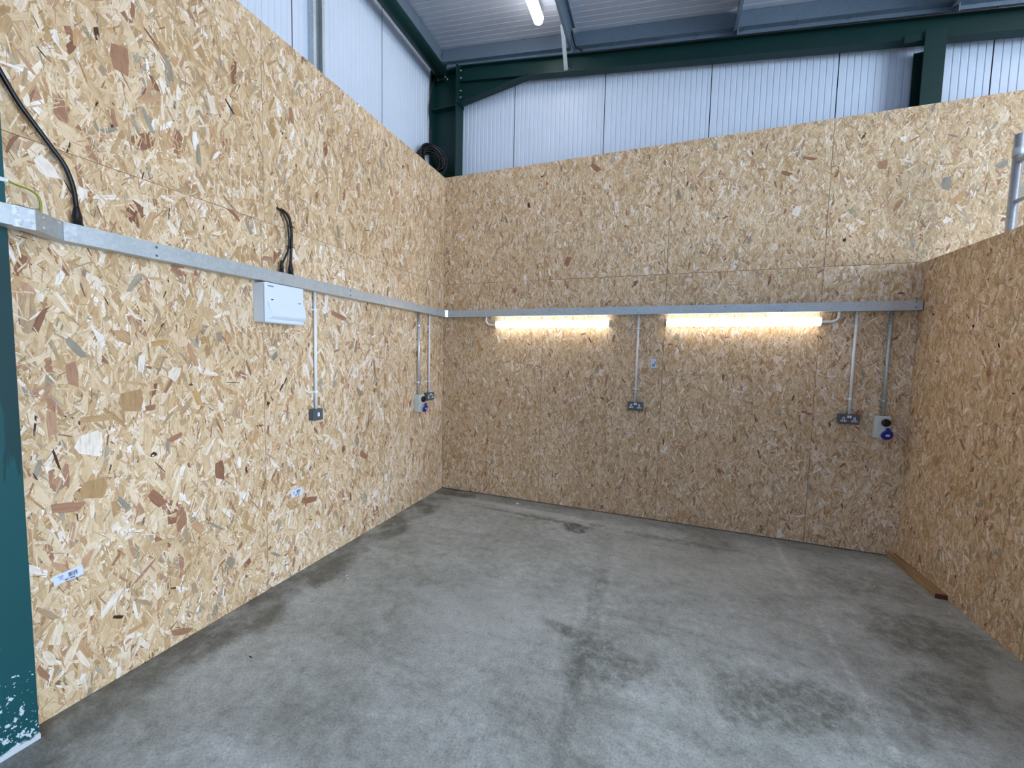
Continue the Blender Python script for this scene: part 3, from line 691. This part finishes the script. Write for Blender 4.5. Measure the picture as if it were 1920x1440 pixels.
# consumer unit
t = thing('consumer_unit', 'white metal consumer unit hanging under the trunking on the left wall', 'fuse box', LEFT(-2.22, 0, 1.793))
A0, A1, C0, C1, CD = -2.366, -2.078, 1.793, 2.043, 0.108
obj('enclosure', lambda bm: box(bm, A0 + 0.002, A1 - 0.002, 0.0, 0.094, C0 + 0.002, C1 - 0.001, 0.006), M['cuwhite'], t, LEFT)
obj('front_cover', lambda bm: box(bm, A0, A1, 0.094, CD, C0, C1, 0.008, 3), M['cuwhite'], t, LEFT)
def flap(bm):
    x0, x1 = A0 + 0.016, A1 + 0.001
    pts = [(CD - 0.004, C0 + 0.13), (CD + 0.003, C0 + 0.128), (CD + 0.008, C0 + 0.115), (CD + 0.013, C0 + 0.1), (CD + 0.019, C0 + 0.052), (CD + 0.017, C0 + 0.042), (CD + 0.004, C0 + 0.024), (CD - 0.004, C0 + 0.022)]
    A = [bm.verts.new((x0 + (0.0 if b < CD + 0.01 else 0.02), b, c)) for b, c in pts]; B = [bm.verts.new((x1, b, c)) for b, c in pts]
    bm.faces.new(A[::-1]); bm.faces.new(B)
    for i in range(len(pts)): bm.faces.new((A[i], A[(i + 1) % len(pts)], B[(i + 1) % len(pts)], B[i]))
obj('breaker_flap', flap, M['cuwhite'], t, LEFT)
obj('lip', lambda bm: box(bm, A0 + 0.012, A1 - 0.006, CD - 0.002, CD + 0.003, C0 + 0.009, C0 + 0.014, 0.001, 1), M['cuwhite'], t, LEFT)
for a in (A0 + 0.05, A1 - 0.036): obj('cover_screw', lambda bm, a=a: box(bm, a - 0.008, a + 0.008, CD - 0.001, CD + 0.001, C0 + 0.142, C0 + 0.148), M['dark'], t, LEFT)
def mark(bm):
    x = A0 + 0.02
    for k in range(7): box(bm, x + k * 0.0062, x + k * 0.0062 + 0.0042, CD - 0.0005, CD + 0.0006, C1 - 0.026, C1 - 0.0195 + (0.002 if k in (0, 4) else 0))
obj('maker_mark', mark, M['dark'], t, LEFT)

# ------------------------------------------------------------------ cables
def gland(bm, a, b, c, k=1.0):
    lathe(bm, (a, b, c), (0, 0, 1), [(0, 0.02 * k), (0.012, 0.02 * k), (0.012, 0.017 * k), (0.04, 0.017 * k), (0.075, 0.0105 * k), (0.085, 0.009 * k)], 18)
t = thing('power_cable', 'thick black cable curving from behind the green column down into the trunking', 'cable', LEFT(-3.18, 0.04, 2.13))
obj('cable_run', lambda bm: tube(bm, smooth_path([(-3.44, 0.045, 2.78), (-3.40, 0.045, 2.70), (-3.362, 0.042, 2.621), (-3.324, 0.04, 2.547), (-3.284, 0.038, 2.489), (-3.242, 0.036, 2.428), (-3.205, 0.036, 2.37), (-3.184, 0.038, 2.292), (-3.177, 0.04, 2.2), (-3.177, 0.04, 2.15)], 6), 0.0085, 12), M['black'], t, LEFT)
obj('cable_gland', lambda bm: gland(bm, -3.177, 0.04, TZ1 + 0.0005, 1.0), M['black'], t, LEFT)

t = thing('twin_cables', 'pair of black cables tied together rising from the trunking above the consumer unit', 'cable', LEFT(-2.15, 0.04, 2.13))
obj('cable_run', lambda bm: tube(bm, smooth_path([(-2.185, -0.004, 2.56), (-2.176, 0.02, 2.545), (-2.157, 0.034, 2.512), (-2.139, 0.04, 2.465), (-2.131, 0.042, 2.382), (-2.134, 0.042, 2.31), (-2.162, 0.042, 2.243), (-2.184, 0.042, 2.193), (-2.19, 0.042, 2.15)], 6), 0.006, 12), M['black'], t, LEFT)
obj('cable_run', lambda bm: tube(bm, smooth_path([(-2.152, -0.004, 2.56), (-2.142, 0.02, 2.545), (-2.122, 0.034, 2.516), (-2.113, 0.04, 2.46), (-2.11, 0.042, 2.40), (-2.116, 0.042, 2.297), (-2.121, 0.042, 2.22), (-2.122, 0.042, 2.15)], 6), 0.009, 12), M['black'], t, LEFT)
obj('cable_gland', lambda bm: gland(bm, -2.19, 0.042, TZ1 + 0.0005, 0.75), M['black'], t, LEFT)
obj('cable_gland', lambda bm: gland(bm, -2.122, 0.042, TZ1 + 0.0005, 1.0), M['black'], t, LEFT)
for a, c in ((-2.119, 2.455), (-2.124, 2.32)):
    obj('cable_tie', lambda bm, a=a, c=c: (tube(bm, [(a + 0.019 * math.cos(k * PI / 8), 0.042 + 0.012 * math.sin(k * PI / 8), c) for k in range(16)], 0.0022, 6, True), cyl(bm, (a + 0.018, 0.042, c), (a + 0.032, 0.046, c - 0.002), 0.003, 8)), M['blackg'], t, LEFT)

t = thing('earth_wire', 'green and yellow earth wire looping from the trunking to the green column', 'cable', LEFT(-3.29, 0.06, 2.13))
obj('wire_run', lambda bm: tube(bm, smooth_path([(-3.29, 0.055, 2.13), (-3.289, 0.055, 2.165), (-3.291, 0.055, 2.198), (-3.303, 0.057, 2.218), (-3.325, 0.062, 2.226), (-3.346, 0.07, 2.226), (-3.366, 0.082, 2.226), (-3.385, 0.092, 2.228)], 6), 0.004, 10), M['earth'], t, LEFT)
obj('cable_lug', lambda bm: (box(bm, -3.425, -3.383, 0.0885, 0.0935, 2.221, 2.237, 0.0015), lathe(bm, (-3.412, 0.0935, 2.229), (0, 1, 0), [(0, 0.008), (0.006, 0.008)], 6)), M['galv_bright'], t, LEFT)
obj('grommet', lambda bm: tube(bm, [(-3.285 + 0.019 * math.cos(k * PI / 8), 0.055 + 0.019 * math.sin(k * PI / 8), TZ1 + 0.004) for k in range(16)], 0.006, 8, True), M['black'], t, LEFT)
tag(obj('cable_clip', lambda bm: box(bm, -3.402, -3.384, 0.06, 0.1, 2.694, 2.712, 0.002), M['white'], None, LEFT), 'small white clip on the edge of the flecked green column', 'clip')

# coil on top of the boards in the corner, thin cable along the column
def coil_b(bm):
    rng = random.Random(4)
    c = Vector((-0.1, -0.13, 3.80)); n = Vector((0.85, -0.5, 0.15)).normalized()
    u = Vector((0, 0, 1)).cross(n).normalized(); w = n.cross(u)
    for k in range(22):
        r = 0.135 + rng.uniform(-0.035, 0.035); o = n * rng.uniform(-0.05, 0.05) + u * rng.uniform(-0.012, 0.012) + w * rng.uniform(-0.012, 0.012)
        tube(bm, [c + o + (u * math.cos(2 * PI * j / 36) + w * math.sin(2 * PI * j / 36)) * (r + 0.006 * math.sin(3 * j / 36 * 2 * PI + k)) for j in range(36)], 0.009, 7, True)
tag(obj('cable_coil', coil_b, M['black']), 'coil of black cable sitting behind the board tops in the far corner', 'cable')
tag(obj('thin_cable', lambda bm: tube(bm, smooth_path([(-0.16, 0.018, 4.80), (-0.19, 0.0, 4.68), (-0.212, -0.005, 4.557), (-0.222, -0.005, 4.45), (-0.212, -0.005, 4.348), (-0.185, -0.005, 4.2), (-0.17, -0.02, 4.1), (-0.165, -0.05, 3.97)], 6), 0.006, 8), M['black']), 'thin black cable hanging beside the corner column down to the coil', 'cable')
tag(obj('loom_cable', lambda bm: tube(bm, smooth_path([(1.432, 0.03, RB(1.43) + RD + 0.19), (1.45, 0.04, RB(1.45) + RD + 0.11), (1.475, 0.048, RB(1.475) + RD + 0.05), (1.54, 0.052, RB(1.54) + RD + 0.01), (1.66, 0.052, RB(1.66) + RD - 0.018), (3.0, 0.05, RB(3.0) + RD - 0.018), (5.0, 0.05, RB(5.0) + RD - 0.018)], 6), 0.007, 8), M['black']), 'black cable running along the top of the green rafter', 'cable')

# ------------------------------------------------------------------ stickers, floor bits, batten, scaffold frame
def sticker(fn, a, c, w, h, turn, label, bars, thick=0.0006):
    ca, sa = math.cos(turn), math.sin(turn)
    B0 = 0.0009
    def R(x, z, b): return (a + x * ca - z * sa, b, c + x * sa + z * ca)
    def rect(bm, x0, x1, z0, z1, b0, b1):
        prism(bm, [R(x0, z0, b0), R(x1, z0, b0), R(x1, z1, b0), R(x0, z1, b0)], (0, b1 - b0, 0))
    t = thing('paper_label', label, 'label', fn(a, 0, c - h / 2), 'paper labels on the boards')
    obj('paper', lambda bm: rect(bm, -w / 2, w / 2, -h / 2, h / 2, 0.0003, B0 + thick), M['paper'], t, fn)
    def code(bm):
        rng = random.Random(7); x = bars[0]
        while x < bars[1]:
            k = rng.uniform(0.0012, 0.004); rect(bm, x * 1.0, min(x + k, bars[1]), bars[2], bars[3], B0 + thick - 0.0002, B0 + thick + 0.0003); x += k + rng.uniform(0.0008, 0.002)
    obj('barcode', code, M['ink'], t, fn)
    def lines(bm):
        e = B0 + thick
        for (x0, x1, z0, z1) in ((-w * 0.2, w * 0.28, -h * 0.22, -h * 0.19), (-w * 0.14, -w * 0.04, -h * 0.40, -h * 0.29), (-w * 0.02, w * 0.01, -h * 0.40, -h * 0.29), (w * 0.04, w * 0.2, -h * 0.40, -h * 0.29)):
            rect(bm, x0, x1, z0, z1, e - 0.0002, e + 0.0003)
    obj('print_line', lines, M['ink'], t, fn)
    def emblem(bm):
        e = B0 + thick
        for (x0, x1, z0, z1) in ((-w * 0.34, -w * 0.16, h * 0.14, h * 0.26), (-w * 0.28, -w * 0.17, -h * 0.02, h * 0.08), (-w * 0.3, -w * 0.2, -h * 0.14, -h * 0.06)):
            rect(bm, x0, x1, z0, z1, e - 0.0002, e + 0.0003)
    obj('faded_print', emblem, M['inkpale'], t, fn)
sticker(LEFT, -3.249, 0.603, 0.096, 0.044, 0.08, 'white barcode label low on the left wall beside the green column', (0.0, 0.03, -0.006, 0.012))
sticker(LEFT, -2.065, 0.6, 0.094, 0.052, 0.06, 'white barcode label low on the left wall below the consumer unit', (0.0, 0.03, -0.006, 0.016))
sticker(BACK, 2.364, 1.577, 0.09, 0.05, PI / 2 + 0.06, 'white barcode label on the back wall between the two batten lamps', (-0.03, 0.0, -0.012, 0.01))
tag(obj('paper_scrap', lambda bm: prism(bm, [(0.172, 0.0004, 2.968), (0.205, 0.0004, 2.962), (0.232, 0.0004, 2.974), (0.226, 0.0004, 2.986), (0.2, 0.0004, 2.98), (0.18, 0.0004, 2.988)], (0, 0.0012, 0)), M['paper'], None, BACK), 'scrap of torn white label high on the back wall near the corner', 'label')

tag(obj('washer_ring', lambda bm: tube(bm, [(1.023 + 0.012 * math.cos(k * PI / 8), -0.132 + 0.012 * math.sin(k * PI / 8), 0.0035) for k in range(16)], 0.0045, 8, True), M['white']), 'small pale ring lying on the floor by the back wall', 'washer')
bits = [(0.862, -0.633, 0.022, 0.6, 'pale wood splinter on the floor near the left corner'), (2.519, -0.421, 0.014, 0.1, 'small white crumb on the floor before the back wall'),
        (0.359, -1.967, 0.02, 1.2, 'pale wood splinter on the floor beside the left wall'), (4.27, -0.83, 0.035, 1.5, 'thin pale splinter on the floor in front of the timber batten'),
        (0.355, -1.669, 0.012, 0.3, 'white crumb on the floor by the left wall, below the corner outlets'), (0.387, -1.985, 0.013, 0.9, 'tiny white crumb on the floor beside the splinter by the left wall'),
        (0.593, -1.98, 0.012, 2.0, 'white crumb on the floor farthest out from the left wall'), (0.46, -2.765, 0.03, -0.1, 'short black splinter on the floor near the left wall'),
        (3.425, -1.308, 0.045, 0.9, 'pale curled splinter on the floor left of the partition'), (3.964, -0.619, 0.04, 1.2, 'pale splinter on the floor just left of the timber batten')]
for (x, y, l, a, lab) in bits:
    dx, dy = math.cos(a) * l / 2, math.sin(a) * l / 2
    tag(obj('wood_splinter', lambda bm: prism(bm, [(x - dx, y - dy, 0.0002), (x - dy * 0.18, y + dx * 0.18, 0.0002), (x + dx, y + dy, 0.0002), (x + dy * 0.2, y - dx * 0.2, 0.0002)], (0, 0, 0.003)), M['black' if 'black' in lab else 'paper']), lab, 'splinter', 'crumbs and splinters on the floor')

tt = thing('timber_batten', 'short timber batten lying on the floor along the foot of the right partition', 'batten', (4.32, -0.32, 0))
obj('length', lambda bm: box(bm, 4.288, PX - 0.001, -0.642, -0.003, 0.0, 0.036, 0.002), M['wood'], tt)
obj('sawn_end', lambda bm: box(bm, 4.289, PX - 0.002, -0.6435, -0.641, 0.001, 0.035), M['endgrain'], tt)

sf = thing('scaffold_frame', 'aluminium scaffold ladder frame standing behind the right partition', 'scaffold', (4.65, -0.77, 0))
for y in (-0.345, -1.195):
    obj('upright', lambda bm, y=y: cyl(bm, (4.65, y, 0.0), (4.65, y, 3.2), 0.025, 20), M['alu'], sf)
    obj('joint_collar', lambda bm, y=y: lathe(bm, (4.65, y, 3.055), (0, 0, 1), [(0, 0.026), (0.0, 0.029), (0.05, 0.029), (0.06, 0.026)], 20), M['alu'], sf)
for k in range(10):
    z = 3.02 - 0.275 * k
    if z > 0.15: obj('rung', lambda bm, z=z, k=k: cyl(bm, (4.65, -1.17, z), (4.65, -0.37, z), 0.02 if k == 0 else 0.014, 14), M['alu'], sf)

# ------------------------------------------------------------------ daylight and camera
w = bpy.data.worlds.new('sky'); scene.world = w; w.use_nodes = True
bg = w.node_tree.nodes['Background']
tc = w.node_tree.nodes.new('ShaderNodeTexCoord'); sp = w.node_tree.nodes.new('ShaderNodeSeparateXYZ'); rp = w.node_tree.nodes.new('ShaderNodeValToRGB')
w.node_tree.links.new(tc.outputs['Generated'], sp.inputs[0]); w.node_tree.links.new(sp.outputs[2], rp.inputs[0])
rp.color_ramp.elements[0].position = 0.0; rp.color_ramp.elements[0].color = (0.67, 0.825, 1.0, 1)
rp.color_ramp.elements[1].position = 0.7; rp.color_ramp.elements[1].color = (0.60, 0.80, 1.0, 1)
w.node_tree.links.new(rp.outputs[0], bg.inputs[0]); bg.inputs[1].default_value = SKY

pl = bpy.data.lights.new('door_daylight', 'AREA'); pl.shape = 'RECTANGLE'; pl.size = DY1 - DY0; pl.size_y = DZ; pl.cycles.is_portal = True
po = bpy.data.objects.new('door_daylight', pl); COL.objects.link(po); po.location = (8.66, (DY0 + DY1) / 2, DZ / 2)
po.rotation_euler = Matrix(((0, 0, 1), (1, 0, 0), (0, 1, 0))).to_euler()

cam = bpy.data.cameras.new('camera'); co = bpy.data.objects.new('camera', cam); COL.objects.link(co)
co.location = (2.41113, -4.16720, 1.61271)
co.rotation_euler = (math.radians(86.0605), math.radians(-1.2763), math.radians(20.26))
cam.sensor_fit = 'HORIZONTAL'; cam.sensor_width = 36.0; cam.lens = 744.07 / 1920 * 36.0; cam.clip_start = 0.02
scene.camera = co

vs = scene.view_settings
vs.view_transform = 'Standard'; vs.look = 'None'; vs.gamma = 1.0; vs.use_curve_mapping = False; vs.exposure = 0.0
